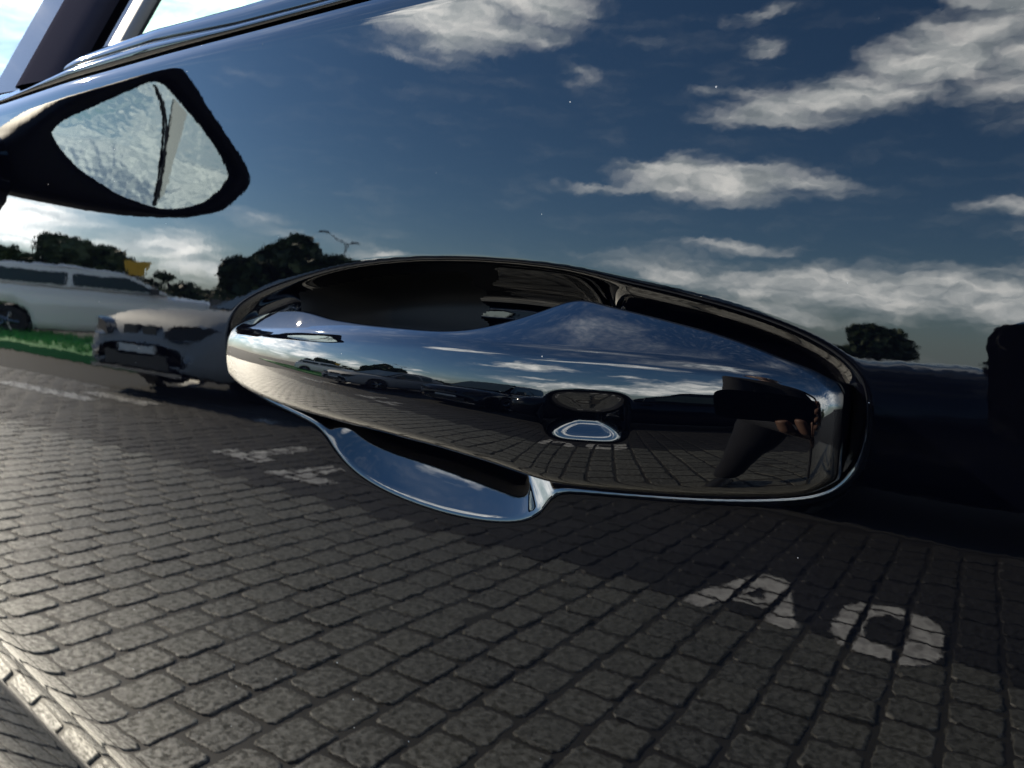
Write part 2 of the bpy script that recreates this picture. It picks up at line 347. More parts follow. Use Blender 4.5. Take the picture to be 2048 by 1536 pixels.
def section(x):
    zb, zr, zt = (float(curve(c_, x)) for c_ in (ZB, ZR, ZT))
    dl = float(np.interp(x, [-0.27, -0.24, -0.16, -0.10, -0.05], [6.0, 5.5, 4.0, 1.8, 0.3])); a_r, a_t, a_b, a_f = 28.0+dl*.5, 12.0+dl, -13.0+dl, 50.0
    # going down from the ridge
    nA, nB, nC = 10, 64, 26
    sA = np.full(nA, 0.0035/nA); aA = blend(a_r, a_t, nA)
    rb = min(0.0055, (zr-zb)*0.3)
    aC = np.linspace(a_b, -178, nC); sC = np.full(nC, rb*R(165)/nC); zC = np.cumsum(np.cos(np.radians(aC))*sC).max()
    aB = np.linspace(a_t, a_b, nB); need = (zr-zb)-(np.cos(np.radians(aA))*sA).sum()-zC
    sB = np.full(nB, max(need, 0.001)/np.cos(np.radians(aB)).sum())
    al = np.r_[aA, aB, aC]; ss = np.r_[sA, sB, sC]
    dz = -np.cos(np.radians(al))*ss; dy = -np.sin(np.radians(al))*ss
    zd_ = zr+np.cumsum(dz); yd_ = np.cumsum(dy)
    # going up
    nD, nE, nF = 12, 22, 18
    aD = blend(a_r, a_f, nD); sD = np.full(nD, 0.0035/nD); aE = np.linspace(a_f, a_f+5, nE); aF = np.linspace(a_f+5, 178, nF); rt = 0.0022
    sF = np.full(nF, rt*R(123)/nF); zF = np.cumsum(np.cos(np.radians(aF))*sF).max(); zDh = (np.cos(np.radians(aD))*sD).sum()
    H_ = zt-zr; k = 1.0
    if H_ < zDh+zF+0.0003: k = max(H_-0.0003, 0.0004)/(zDh+zF)
    sD *= k; sF *= k
    sE = np.full(nE, max(H_-(zDh+zF)*k, 0.0002)/np.cos(np.radians(aE)).sum())
    al2 = np.r_[aD, aE, aF]; s2 = np.r_[sD, sE, sF]
    zu = zr+np.cumsum(np.cos(np.radians(al2))*s2); yu = np.cumsum(np.sin(np.radians(al2))*s2)
    z = np.r_[zu[::-1], zr, zd_]; y = np.r_[yu[::-1], 0, yd_]
    y0 = S(zr)-float(hr(np.array(x)))
    return y0+y, z
secs = [section(x) for x in st]
SY = np.array([s[0] for s in secs]); SZ = np.array([s[1] for s in secs])
for k in range(SY.shape[1]):   # fair along the length
    SY[:, k] = gsmooth(SY[:, k], 4); SZ[:, k] = gsmooth(SZ[:, k], 3)
# keep the grip bar about 16 mm thick, and lead the pad end into the door
SY = SY+end_off(st)[:, None]
SX = np.repeat(st[:, None], SY.shape[1], 1)
def stack_end(first):
    k = 0 if first else -1; out = []
    for d in (0.003, 0.007, 0.012): out.append((SX[k], SY[k]+d, SZ[k]))
    return out[::-1] if first else out
pre, post = stack_end(True), stack_end(False)
SX, SY, SZ = (np.vstack([np.array([p[i] for p in pre]), A_, np.array([p[i] for p in post])]) for i, A_ in enumerate((SX, SY, SZ)))
n_s, n_p = SX.shape
HP = np.stack([SX, SY, SZ], -1)
def loop_normals(P):
    du = np.gradient(P, axis=0); dv = np.roll(P, -1, 1)-np.roll(P, 1, 1)
    dv[:, 0] = P[:, 1]-P[:, 0]; dv[:, -1] = P[:, -1]-P[:, -2]
    N = np.cross(dv, du); return N/(np.linalg.norm(N, axis=-1, keepdims=True)+1e-12)
HN = loop_normals(HP)
if HN[n_s//2, 70, 1] > 0: HN = -HN
# touch pad: a shallow dished rounded rectangle
bx_, bz_ = HP[..., 0]+0.1024, HP[..., 2]-(0.9417+0.04*(HP[..., 0]+0.1024))
bs = ((np.abs(bx_)/0.0140)**4.4+(np.abs(bz_)/0.0079)**4.4)**(1/4.4)-1.0
front = HN[..., 1] < -0.5
bf = np.where(front, smoothstep(0.05, -0.85, bs), 0)
HP = HP-HN*(0.0024*bf)[..., None]
HN2 = loop_normals(HP)
if HN2[n_s//2, 70, 1] > 0: HN2 = -HN2
HF = grid_faces(n_s, n_p, wrap=True)
a_, b_, c_ = (HP.reshape(-1, 3)[HF[:, i]] for i in (0, 1, 2)); fn_ = np.cross(b_-a_, c_-a_)
if (fn_*HN2.reshape(-1, 3)[HF[:, 0]]).sum(1).mean() < 0: HF = HF[:, ::-1]
isb = (bs.reshape(-1)[HF].mean(1) < -0.02) & front.reshape(-1)[HF].all(1)
handle = submesh('door_handle', HP.reshape(-1, 3), HF, HN2.reshape(-1, 3), ~isb, M_PAINT, car)
button = submesh('lock_touch_pad', HP.reshape(-1, 3), HF, HN2.reshape(-1, 3), isb, M_PAINT, handle)

# ---- window trim, window and mirror
XT = np.linspace(-0.92, 0.28, 240)
def sweep(name, prof, m, parent, xs_=XT, smooth=True):
    """prof: list of functions x -> (dy from S at belt, dz from belt), swept along the waistline"""
    rows = []
    for x in xs_:
        zb = float(belt(x)); rows.append([(x, S(zb)+dy, zb+dz) for dy, dz in prof(x)])
    P = np.array(rows); f = grid_faces(P.shape[0], P.shape[1])[:, ::-1]
    return mesh(name, P.reshape(-1, 3), f, m, parent, smooth)
def strip_h(x): return float(np.interp(x, [-0.9, -0.52, -0.504, -0.445, -0.374, -0.31, -0.257, 0.3], [0.004, 0.0042, 0.005, 0.0098, 0.0100, 0.0068, 0.0062, 0.0060]))
def p_strip(x):
    h = strip_h(x); return [(0.0085, -0.0010)]+[(0.0050-0.0042*math.sin(math.pi*t)+0.0035*t, 0.0008+h*t) for t in np.linspace(0.05, 1, 14)]+[(0.012, h+0.001)]
sweep('window_seal_trim', p_strip, M_GLOSSBLK, car)
def band_h(x): return float(np.interp(x, [-0.9, -0.52, -0.45, -0.35, -0.31, -0.25, 0.3], [0.0035, 0.0040, 0.0050, 0.0065, 0.0080, 0.0090, 0.0090]))
def p_band(x):
    h0 = strip_h(x)+0.0006; h = band_h(x); return [(0.0125, h0-0.001)]+[(0.0078-0.0007*math.sin(math.pi*t)+0.0032*t, h0+h*t) for t in np.linspace(0.04, 1, 10)]+[(0.018, h0+h+0.001)]
M_BAND = mat('gloss_band_trim', (0.001, 0.001, 0.002), 0.03, spec=0.55)
sweep('waist_moulding', p_band, M_BAND, car)
TILT = 0.46
def wy(z): return 0.0265+(z-1.09)*TILT
def pillar_x(x0, z): return x0+(z-1.09)*0.42          # front pillar leans back
# side window: from the frame at its front edge to the rear of the door
wv, wf = [], []
ZW = np.linspace(1.079, 1.52, 20)
for z in ZW:
    wv += [(pillar_x(-0.405, z), wy(z)+0.05*(z-1.07)**2, z), (0.28, wy(z)+0.05*(z-1.07)**2, z)]
mesh('window_glass', wv, grid_faces(20, 2), M_GLASS, car, True)
def slant(name, xa, xb, m, off, thick=0.02, rnd=0.004, zs_=ZW):
    rows = []
    for z in zs_:
        a, b = pillar_x(xa, z), pillar_x(xb, z); y = wy(z)+0.05*(z-1.07)**2+off; k = (b-a)
        rows.append([(a, y+thick, z), (a, y+rnd, z), (a+0.12*k, y+0.0006, z), (a+0.3*k, y-0.0007, z), (a+0.7*k, y-0.0007, z), (a+0.88*k, y+0.0006, z), (b, y+rnd, z), (b, y+thick, z)])
    P = np.array(rows); return mesh(name, P.reshape(-1, 3), grid_faces(len(zs_), 8), m, car, True)
slant('window_frame', -0.424, -0.404, M_RUBBER, -0.004, 0.006)
M_PIL = mat('pillar_film', (0.010, 0.010, 0.015), 0.6, spec=0.0)
slant('window_pillar', -0.505, -0.449, M_PIL, -0.006, 0.03)
slant('windscreen_pillar', -0.60, -0.545, M_PIL, 0.02, 0.05)
wv = []
for z in ZW:
    for t in np.linspace(0, 1, 9):
        wv.append((pillar_x(-0.60, z)-0.12*math.sin(math.pi*t), 0.06+wy(z)+t*(1.55-2*(z-1.09)*TILT*0.8), z))
mesh('windscreen', wv, grid_faces(20, 9), M_GLASS, car, True)

# door mirror (it stands just ahead of the picture and shows as a reflection in the door)
MH = [(-0.051,1.068),(-0.062,1.087),(-0.070,1.099),(-0.088,1.122),(-0.107,1.142),(-0.127,1.160),(-0.144,1.178),(-0.157,1.186),(-0.165,1.187),(-0.174,1.180),(-0.183,1.171),(-0.199,1.151),(-0.218,1.129),(-0.233,1.112),(-0.242,1.098),(-0.243,1.087),(-0.236,1.075),(-0.226,1.062),(-0.214,1.053),(-0.191,1.044),(-0.162,1.039),(-0.132,1.037),(-0.106,1.037),(-0.076,1.038),(-0.058,1.042)]
MG = [(-0.084,1.091),(-0.086,1.097),(-0.092,1.106),(-0.116,1.129),(-0.135,1.147),(-0.150,1.160),(-0.157,1.163),(-0.164,1.160),(-0.177,1.149),(-0.192,1.136),(-0.210,1.117),(-0.221,1.101),(-0.224,1.093),(-0.221,1.084),(-0.213,1.070),(-0.202,1.060),(-0.186,1.052),(-0.166,1.048),(-0.138,1.052),(-0.119,1.060),(-0.104,1.068),(-0.091,1.080)]
def smooth_loop(P, n=140):
    P = catmull(np.array(P), 12); c = np.array([-0.155, 1.102]); a = np.arctan2(P[:, 1]-c[1], P[:, 0]-c[0]); o = np.argsort(a)
    r = np.hypot(*(P-c).T)[o]; t = np.linspace(-math.pi, math.pi, n, endpoint=False)
    rr = np.interp(t, a[o], r, period=2*math.pi); return c+np.stack([np.cos(t), np.sin(t)], 1)*rr[:, None]
H0, G0 = smooth_loop(MH), smooth_loop(MG)
nl = len(H0); hc = H0.mean(0); rows = []
rows.append([(-0.608, a, b) for a, b in G0])
rows.append([(-0.600, a, b) for a, b in (G0+(G0-G0.mean(0))*0.012)])
rows.append([(-0.5975, a, b) for a, b in (G0*0.8+H0*0.2)])
rows.append([(-0.5975, a, b) for a, b in (G0*0.25+H0*0.75)])
for x, s in ((-0.600, 0.96), (-0.606, 1.0), (-0.630, 1.0), (-0.660, 0.94), (-0.690, 0.80), (-0.712, 0.58), (-0.722, 0.30), (-0.724, 0.02)):
    rows.append([(x, hc[0]+(a-hc[0])*s, hc[1]+(b-hc[1])*s) for a, b in H0])
P = np.array(rows); f = grid_faces(len(rows), nl, wrap=True); P[..., 0] -= 0.27*(P[..., 1]+0.145)+0.03*(P[..., 2]-1.10)+0.022
M_HOUS = mat('mirror_housing', (0.003, 0.003, 0.004), 0.55, spec=0.10)
mirror = mesh('door_mirror', P.reshape(-1, 3), f, M_HOUS, car, True)
mgv = [(-0.607, a, b) for a, b in G0]; gc = G0.mean(0)
mv = [(-0.607-0.004, gc[0], gc[1])]; 
for s, dx in ((0.5, -0.003), (1.0, 0.0)): mv += [(-0.607+dx, gc[0]+(a-gc[0])*s, gc[1]+(b-gc[1])*s) for a, b in G0]
mv = [(a-0.27*(b_+0.145)-0.03*(c_-1.10)-0.022, b_, c_) for a, b_, c_ in mv]
mf = [(0, 1+i, 1+(i+1) % nl) for i in range(nl)]+[(1+i, 1+nl+i, 1+nl+(i+1) % nl, 1+(i+1) % nl) for i in range(nl)]
def mirror_nodes(t, b):
    co = t.n('ShaderNodeTexCoord').outputs['Object']
    n = t.noise(co, 24.0, 3, 0.55).outputs['Fac']
    bp = t.n('ShaderNodeBump', i_Height=n, i_Strength=1.0, i_Distance=0.0011); t.t.links.new(bp.outputs[0], b.inputs['Normal'])
M_MIRROR2 = mat('rain_spotted_mirror_glass', (0.66, 0.75, 0.72), 0.07, metal=1.0, fn=mirror_nodes)
mesh('mirror_glass', mv, mf, M_MIRROR2, mirror, True)
b = MB(); b.tube([(-0.655, -0.05, 1.05), (-0.655, -0.015, 1.045), (-0.655, 0.02, 1.05)], [0.032, 0.028, 0.034], 16); b.build('mirror_arm', M_PAINT, mirror, True)

dv = [(-0.154, 1.159), (-0.162, 1.145), (-0.167, 1.124), (-0.1685, 1.100), (-0.1675, 1.074), (-0.165, 1.050)]
def mxp(y, z, o=0.0): return (-0.607+o-0.27*(y+0.145)-0.03*(z-1.10)-0.022, y, z)
b = MB(); q_ = [mxp(y-.0011, z, .0012) for y, z in dv]+[mxp(y+.0011, z, .0012) for y, z in dv]; b.add(q_, [(k, k+1, 7+k, 6+k) for k in range(5)]); b.build('dividing_line', M_RUBBER, mirror)
b = MB(); q_ = [mxp(-.1705, 1.152, .0010), mxp(-.183, 1.141, .0010), mxp(-.1725, 1.065, .0010), mxp(-.1685, 1.055, .0010)]; b.add(q_, [(0, 1, 2, 3)]); b.build('wide_angle_strip', mat('mirror_strip', (0.52, 0.54, 0.47), 0.15, metal=1.0), mirror)
# ---- the rest of the black car, out of the picture
def panel(name, xa, xb, za, zb_f, bulge=0.0):
    X = np.linspace(xa, xb, 60); rows = []
    for x in X:
        zt = zb_f(x)
        zlo = za+0.0*x
        for wx_ in (-1.42, 1.48):
            if abs(x-wx_) < 0.40: zlo = max(zlo, 0.345+math.sqrt(0.16-(x-wx_)**2))
        Z = np.linspace(zlo, zt, 40); rows.append([(x, S(z)+bulge+0.25*max(0, -0.92-x)**2+0.60*0.007*math.log1p(math.exp(max(-40, min(40, ((x+.5)*-.303+(z-.6833)*-.953)/.007))))*(1-0.5*float(smoothstep(0.05, 0.40, (x+.5)*-.303+(z-.6833)*-.953))), z) for z in Z])
    P = np.array(rows); return mesh(name, P.reshape(-1, 3), grid_faces(60, 40)[:, ::-1], M_PAINT, car, True)
panel('front_wing', -2.3, -0.926, 0.33, lambda x: float(belt(x)) - 0.06*max(0, -1.0-x))
panel('rear_door', 0.286, 1.25, 0.30, lambda x: float(belt(x)))
panel('rear_wing', 1.256, 2.35, 0.33, lambda x: float(belt(min(x, 1.2))))
b = MB()
b.add([(-1.25, 0.05, 1.02), (-2.3, 0.45, 0.86), (-2.3, 1.45, 0.86), (-1.25, 1.82, 1.02), (-0.80, 1.70, 1.09), (-0.80, 0.14, 1.09)], [(0, 1, 2, 3, 4, 5)]); b.build('bonnet', M_PAINT, car)
b = MB(); b.add([(-0.42, 0.24, 1.53), (1.6, 0.24, 1.56), (2.2, 0.30, 1.50), (2.2, 1.55, 1.50), (1.6, 1.62, 1.56), (-0.42, 1.62, 1.53)], [(0, 1, 2, 3, 4, 5)])
b.add([(-0.42, 0.24, 1.50), (1.6, 0.24, 1.53), (2.2, 0.30, 1.47), (2.2, 1.55, 1.47), (1.6, 1.62, 1.53), (-0.42, 1.62, 1.50)], [(5, 4, 3, 2, 1, 0)]); b.build('roof', M_PAINT, car)
b = MB(); b.box((0, 1.86, 0.68), (4.5, 0.06, 0.76)); b.build('far_side', M_PAINT, car)
wv = []
for z in ZW: wv += [(0.335, wy(z)+0.05*(z-1.07)**2, z), (1.55+(1.52-z)*0.5, wy(z)+0.05*(z-1.07)**2, z)]
mesh('rear_window_glass', wv, grid_faces(20, 2), M_GLASS, car, True)
wv = []
for z in ZW: wv += [(0.28, wy(z)-0.003+0.05*(z-1.07)**2, z), (0.335, wy(z)-0.003+0.05*(z-1.07)**2, z)]
mesh('middle_pillar', wv, grid_faces(20, 2), M_GLOSSBLK, car, True)
wv = []
for z in ZW: wv += [(1.55+(1.52-z)*0.5, wy(z)-0.003+0.05*(z-1.07)**2, z), (2.25+(1.52-z)*0.3, wy(z)-0.003+0.05*(z-1.07)**2, z)]
mesh('rear_pillar', wv, grid_faces(20, 2), M_PAINT, car, True)
wv = []
for z in ZW: wv += [(pillar_x(-0.605, z), wy(z)+0.002+0.05*(z-1.07)**2, z), (pillar_x(-0.430, z), wy(z)+0.002+0.05*(z-1.07)**2, z)]
mesh('quarter_glass', wv, grid_faces(20, 2), glass_mat('quarter_window_glass', (0.10, 0.13, 0.15), 1.40), car, True)
b = MB(); b.box((0.95, 0.245, 1.525), (2.75, 0.05, 0.05)); b.build('roof_rail', M_PAINT, car)
b = MB(); b.box((-0.72, 0.95, 0.97), (0.34, 1.5, 0.12)); b.box((0.35, 0.95, 0.62), (1.0, 1.4, 0.5)); b.build('cabin_interior', M_PLASTIC, car)
b = MB(); b.box((0, 0.98, 0.26), (4.4, 1.72, 0.14)); b.build('underbody', M_PLASTIC, car)
for wx_ in (-1.42, 1.48):
    for wy_ in (0.27, 1.68):
        b = MB(); b.lathe([(0.20, -0.10), (0.31, -0.115), (0.345, -0.09), (0.345, 0.09), (0.31, 0.115), (0.20, 0.10)], 32, 'y', (wx_, wy_, 0.345)); wh = b.build('wheel', M_TYRE, car, True)
        b = MB(); b.lathe([(0.205, -0.105), (0.19, -0.06), (0.05, -0.05), (0.001, -0.055)], 24, 'y', (wx_, wy_, 0.345)); b.build('rim', M_RIM, wh)

# ------------------------------------------------------------------ the ground
def stone_nodes(base, var, spec_hi=1.0):
    def fn(t, b):
        co = t.n('ShaderNodeNewGeometry').outputs['Position']
        rnd = t.n('ShaderNodeObjectInfo').outputs['Random']
        at = t.n('ShaderNodeAttribute', attribute_name='tint').outputs['Fac']
        f = t.math('FRACT', t.math('ADD', t.math('MULTIPLY', rnd, 1.0), at))
        n1 = t.noise(co, 62.0, 6, 0.72).outputs['Fac']; n2 = t.noise(co, 1.1, 4, 0.6).outputs['Fac']; n3 = t.noise(co, 18.0, 3, 0.6).outputs['Fac']
        k = t.math('ADD', t.math('MULTIPLY', f, var), t.math('MULTIPLY', t.ramp(n1, 0.38, 0.66), 1.9))
        k = t.math('ADD', k, t.math('ADD', t.math('MULTIPLY', t.ramp(n2, 0.3, 0.7), 0.55), t.math('MULTIPLY', n3, 0.5)))
        c = t.n('ShaderNodeVectorMath', operation='SCALE'); t.set(c.inputs[0], base); t.set(c.inputs[3], t.math('ADD', t.math('MULTIPLY', k, 0.60), 0.10))
        t.set(b.inputs['Base Color'], c.outputs[0])
        t.set(b.inputs['Specular IOR Level'], t.math('MULTIPLY_ADD', t.ramp(n1, 0.36, 0.66), spec_hi, 0.16))
        bp = t.n('ShaderNodeBump', i_Height=n1, i_Strength=0.8, i_Distance=0.0022); t.t.links.new(bp.outputs[0], b.inputs['Normal'])
    return fn
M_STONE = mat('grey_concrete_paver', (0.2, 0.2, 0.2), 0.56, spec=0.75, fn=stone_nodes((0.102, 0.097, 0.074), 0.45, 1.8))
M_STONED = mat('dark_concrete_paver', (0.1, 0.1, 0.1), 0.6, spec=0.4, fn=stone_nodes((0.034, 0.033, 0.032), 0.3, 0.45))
def sand_nodes(t, b):
    co = t.n('ShaderNodeNewGeometry').outputs['Position']; n = t.noise(co, 40.0, 6, 0.7).outputs['Fac']
    y = t.n('ShaderNodeSeparateXYZ', i_0=co).outputs[1]
    pale = t.mix(n, (0.022, 0.020, 0.016, 1), (0.052, 0.048, 0.038, 1)); drk = t.mix(n, (0.010, 0.010, 0.010, 1), (0.026, 0.025, 0.024, 1))
    t.set(b.inputs['Base Color'], t.mix(t.math('LESS_THAN', y, -2.21), pale, drk))  # paler joint sand near the car, darker sand among the dark pavers
M_SAND = mat('joint_sand', (0.05, 0.05, 0.04), 0.6, spec=0.45, fn=sand_nodes)
def far_nodes(t, b):
    co = t.n('ShaderNodeNewGeometry').outputs['Position']; n = t.noise(co, 0.5, 5, 0.6).outputs['Fac']; m_ = t.noise(co, 12.0, 4, 0.6).outputs['Fac']
    k = t.math('ADD', t.math('MULTIPLY', n, 0.6), t.math('MULTIPLY', m_, 0.4))
    t.set(b.inputs['Base Color'], t.mix(k, (0.022, 0.022, 0.021, 1), (0.06, 0.058, 0.055, 1)))
M_FAR = mat('car_park_ground', (0.08, 0.08, 0.08), 0.85, spec=0.2, fn=far_nodes)
g = mesh('ground', [(-900, -900, -0.035), (900, -900, -0.035), (900, 900, -0.035), (-900, 900, -0.035)], [(0, 1, 2, 3)], M_FAR); g['kind'] = 'structure'
PX, PY = 0.128, 0.152            # paver pitch
LX0, LX1, LY0, LY1 = -11.0, 3.4, -3.85, 0.6
pave = mesh('pavement', [(LX0, LY0, -0.0042), (LX1, LY0, -0.0042), (LX1, LY1, -0.0042), (LX0, LY1, -0.0042)], [(0, 1, 2, 3)], M_SAND); pave['kind'] = 'structure'
b = MB(); b.box(((LX0+LX1)/2, LY0-0.05, -0.02), (LX1-LX0, 0.1, 0.04)); b.box((LX0-0.05, (LY0+LY1)/2, -0.02), (0.1, LY1-LY0+0.2, 0.04)); b.box((LX1+0.05, (LY0+LY1)/2, -0.02), (0.1, LY1-LY0+0.2, 0.04)); b.build('edging_kerb', M_FAR, pave)
def paver_shape(r_):
    hx, hy = (PX-0.013)/2*r_.uniform(.95, 1.0), (PY-0.013)/2*r_.uniform(.95, 1.0); ch = r_.uniform(.008, .016)
    jx = [r_.uniform(-.0022, .0022) for _ in range(8)]; jy = [r_.uniform(-.0022, .0022) for _ in range(8)]
    def ring(ins, z):
        a, c = hx-ins, hy-ins; k = ch
        return [(px_+jx[q_]*1.0, py_+jy[q_]*1.0, z) for q_, (px_, py_) in enumerate([(-a+k, -c), (a-k, -c), (a, -c+k), (a, c-k), (a-k, c), (-a+k, c), (-a, c-k), (-a, -c+k)])]
    vs = ring(0.0, -0.02)+ring(0.0, -0.0040)+ring(0.0014, -0.0010)+ring(0.0040, 0.0)
    fs = [tuple(range(24, 32))]
    for k in range(3):
        for i in range(8): fs.append((k*8+i, k*8+(i+1) % 8, (k+1)*8+(i+1) % 8, (k+1)*8+i))
    return np.array(vs), fs
shapes = [paver_shape(random.Random(i)) for i in range(14)]
def shape_mesh(i, m):
    me = bpy.data.meshes.new('paver'); me.from_pydata([tuple(v) for v in shapes[i][0]], [], shapes[i][1]); me.materials.append(m); me.update(); return me
EDGE_Y = -2.21
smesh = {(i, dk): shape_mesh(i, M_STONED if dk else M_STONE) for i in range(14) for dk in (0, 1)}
spots = []
nx = int((LX1-LX0)/PX); ny = int((LY1-LY0)/PY)+1
for i in range(nx):
    x = LX0+(i+0.5)*PX
    for j in range(ny):
        y = LY0+(j+0.5+(0.5 if i % 2 else 0.0)-0.25)*PY
        if y > LY1-PY*0.5 or y < LY0+PY*0.5: continue
        spots.append((x, y))
# those that show largest in the door: measured from the place of the mirrored camera
def size_in_view(p):
    d = math.hypot(p[0]-0.0, p[1]-0.25); azp = math.degrees(math.atan2(p[0], -(p[1]-0.25)))
    seen = -66 < azp < 5 and d > 1.05
    return d if seen else d+100
spots.sort(key=size_in_view)
jit = np.random.default_rng(3)
bigv = {0: [], 1: []}; bigf = {0: [], 1: []}; bigt = {0: [], 1: []}
for k, (x, y) in enumerate(spots):
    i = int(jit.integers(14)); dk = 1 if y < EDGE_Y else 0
    tz = jit.normal(0, 0.0012); rx, ry, rz = jit.normal(0, 0.010), jit.normal(0, 0.010), jit.normal(0, 0.012)
    ox, oy = jit.normal(0, 0.0012, 2)
    if k < 300:
        o = bpy.data.objects.new('paver', smesh[(i, dk)]); col.objects.link(o); o.parent = pave
        o.location = (x+ox, y+oy, tz); o.rotation_euler = (rx, ry, rz)
    else:
        v = shapes[i][0]; V_ = np.stack([v[:, 0]-rz*v[:, 1]+x+ox, v[:, 1]+rz*v[:, 0]+y+oy, v[:, 2]-ry*v[:, 0]+rx*v[:, 1]+tz], 1)
        n0 = len(bigv[dk])*32; bigv[dk].append(V_); bigf[dk] += [tuple(q+n0 for q in f_) for f_ in shapes[i][1]]; bigt[dk] += [float(jit.random())]*32
for dk in (0, 1):
    o = mesh('paver', np.vstack(bigv[dk]), bigf[dk], M_STONED if dk else M_STONE, pave); o['kind'] = 'stuff'
    at = o.data.attributes.new('tint', 'FLOAT', 'POINT'); at.data.foreach_set('value', bigt[dk])

# painted characters: cut into the small faces of the pavers they lie on
def wp_nodes(t, b):
    co = t.n('ShaderNodeNewGeometry').outputs['Position']; n = t.noise(co, 45.0, 5, 0.7).outputs['Fac']; n2 = t.noise(co, 9.0, 3, 0.6).outputs['Fac']
    k = t.ramp(t.math('ADD', t.math('MULTIPLY', n, 0.6), t.math('MULTIPLY', n2, 0.4)), 0.32, 0.6)
    t.set(b.inputs['Base Color'], t.mix(k, (0.20, 0.19, 0.17, 1), (0.74, 0.71, 0.64, 1)))
M_WPAINT = mat('worn_white_paint', (0.6, 0.6, 0.55), 0.45, fn=wp_nodes)
topset = np.array(spots)
def in_paver(x, y):
    i = round((x-LX0)/PX-0.5); xc = LX0+(i+0.5)*PX; off = (0.25 if i % 2 else -0.25)
    j = round((y-LY0)/PY-0.5-off); yc = LY0+(j+0.5+off)*PY
    return abs(x-xc) < PX/2-0.012 and abs(y-yc) < PY/2-0.012
def painted(name, fn_, box, label, group, cell=0.006, parent=None):
    x0, x1, y0, y1 = box; vs = {}; fs = []
    def vid(i, j):
        if (i, j) not in vs: vs[(i, j)] = (len(vs), (x0+i*cell, y0+j*cell, 0.0042))
        return vs[(i, j)][0]
    for i in range(int((x1-x0)/cell)):
        for j in range(int((y1-y0)/cell)):
            x, y = x0+(i+.5)*cell, y0+(j+.5)*cell
            if fn_(x+random.gauss(0, .003), y+random.gauss(0, .003)) and in_paver(x, y): fs.append((vid(i, j), vid(i+1, j), vid(i+1, j+1), vid(i, j+1)))
    V_ = [q[1] for q in sorted(vs.values())]
    o = mesh(name, V_, fs, M_WPAINT); tag(o, label, 'road marking', group); return o
def seg(x, y, a, b_, wd):
    ax, ay = a; bx2, by2 = b_; t = max(0, min(1, ((x-ax)*(bx2-ax)+(y-ay)*(by2-ay))/((bx2-ax)**2+(by2-ay)**2))); return math.hypot(x-ax-t*(bx2-ax), y-ay-t*(by2-ay)) < wd
def letter_o(cx, cy): return lambda x, y: (abs((x-cx)/0.150)**3.0+abs((y-cy)/0.270)**3.0) < 1 and not (abs((x-cx)/0.062)**3.0+abs((y-cy)/0.155)**3.0) < 1
def letter_a(cx, cy): return lambda x, y: seg(x, y, (cx-0.135, cy+0.235), (cx-0.015, cy-0.225), 0.044) or seg(x, y, (cx+0.135, cy+0.235), (cx+0.015, cy-0.225), 0.044) or seg(x, y, (cx-0.08, cy+0.085), (cx+0.08, cy+0.085), 0.04)
GL = 'letters painted on the paving'
painted('painted_letter_a', letter_a(-0.58, -2.38), (-0.80, -0.36, -2.70, -2.05), 'white letter A painted on the dark paving, nearer the silver car', GL)
painted('painted_letter_o', letter_o(-0.165, -2.33), (-0.35, 0.02, -2.64, -2.02), 'white letter O painted on the dark paving, beside the letter A', GL)
def bars(*rs): return lambda x, y: any(abs(x-cx) < hx and abs(y-cy) < hy for cx, cy, hx, hy in rs)
painted('painted_mark', bars((-3.47, -2.82, 0.065, 0.26), (-3.47, -2.60, 0.20, 0.07)), (-3.7, -3.2, -3.15, -2.5), 'worn white painted mark with a cross bar on the dark paving', GL, 0.01)
painted('painted_mark', bars((-2.86, -2.46, 0.20, 0.07), (-2.93, -2.60, 0.07, 0.19)), (-3.1, -2.6, -2.85, -2.38), 'worn white painted hook-shaped mark nearest the black car among the far marks', GL, 0.01)
painted('painted_mark', bars((-6.6, -3.15, 0.66, 0.085)), (-7.4, -5.4, -3.5, -3.05), 'longest white painted bar on the paving before the silver car', GL, 0.012)
painted('painted_mark', bars((-6.0, -3.42, 0.45, 0.08)), (-7.4, -5.4, -3.5, -3.05), 'shorter white painted bar nearest the nose of the silver car', GL, 0.012)
painted('painted_mark', bars((-4.45, -3.64, 0.12, 0.05)), (-4.6, -4.3, -3.75, -3.5), 'faint short white painted bar behind the other marks', GL, 0.012)
# grass verge behind the paving
def gr_nodes(t, b):
    co = t.n('ShaderNodeNewGeometry').outputs['Position']; n = t.noise(co, 6.0, 6, 0.7).outputs['Fac']
    t.set(b.inputs['Base Color'], t.mix(n, (0.045, 0.19, 0.04, 1), (0.09, 0.36, 0.09, 1)))
M_GRASS = mat('verge_grass', (0.06, 0.2, 0.05), 0.7, spec=0.2, fn=gr_nodes)
gv = [(-30, -7.9, 0.10), (-9.6, -7.0, 0.10), (-8.25, -5.05, 0.10), (-11.4, -5.25, 0.10), (-30, -6.0, 0.10)]
n_ = len(gv); mesh('grass_verge', gv+[(x, y, -0.03) for x, y, z in gv], [tuple(range(n_))]+[(i, n_+i, n_+(i+1) % n_, (i+1) % n_) for i in range(n_)], M_GRASS)['kind'] = 'structure'
# blades of grass over the verge
gb = MB()
for k in range(5200):
    x = random.uniform(-24, -8.4); ylo = -7.85+(x+24)*0.045; yhi = -5.75+(x+24)*0.035; y = random.uniform(ylo, yhi)
    if x > -9.6 and y < -7.0+(x+9.6)*1.45: continue
    a = random.uniform(0, 6.28); wd = .012; h = random.uniform(.05, .12); gb.add([(x-wd*math.cos(a), y-wd*math.sin(a), .095), (x+wd*math.cos(a), y+wd*math.sin(a), .095), (x+random.gauss(0, .02), y+random.gauss(0, .02), .1+h)], [(0, 1, 2)])
gb.build('grass', M_GRASS)['kind'] = 'stuff'

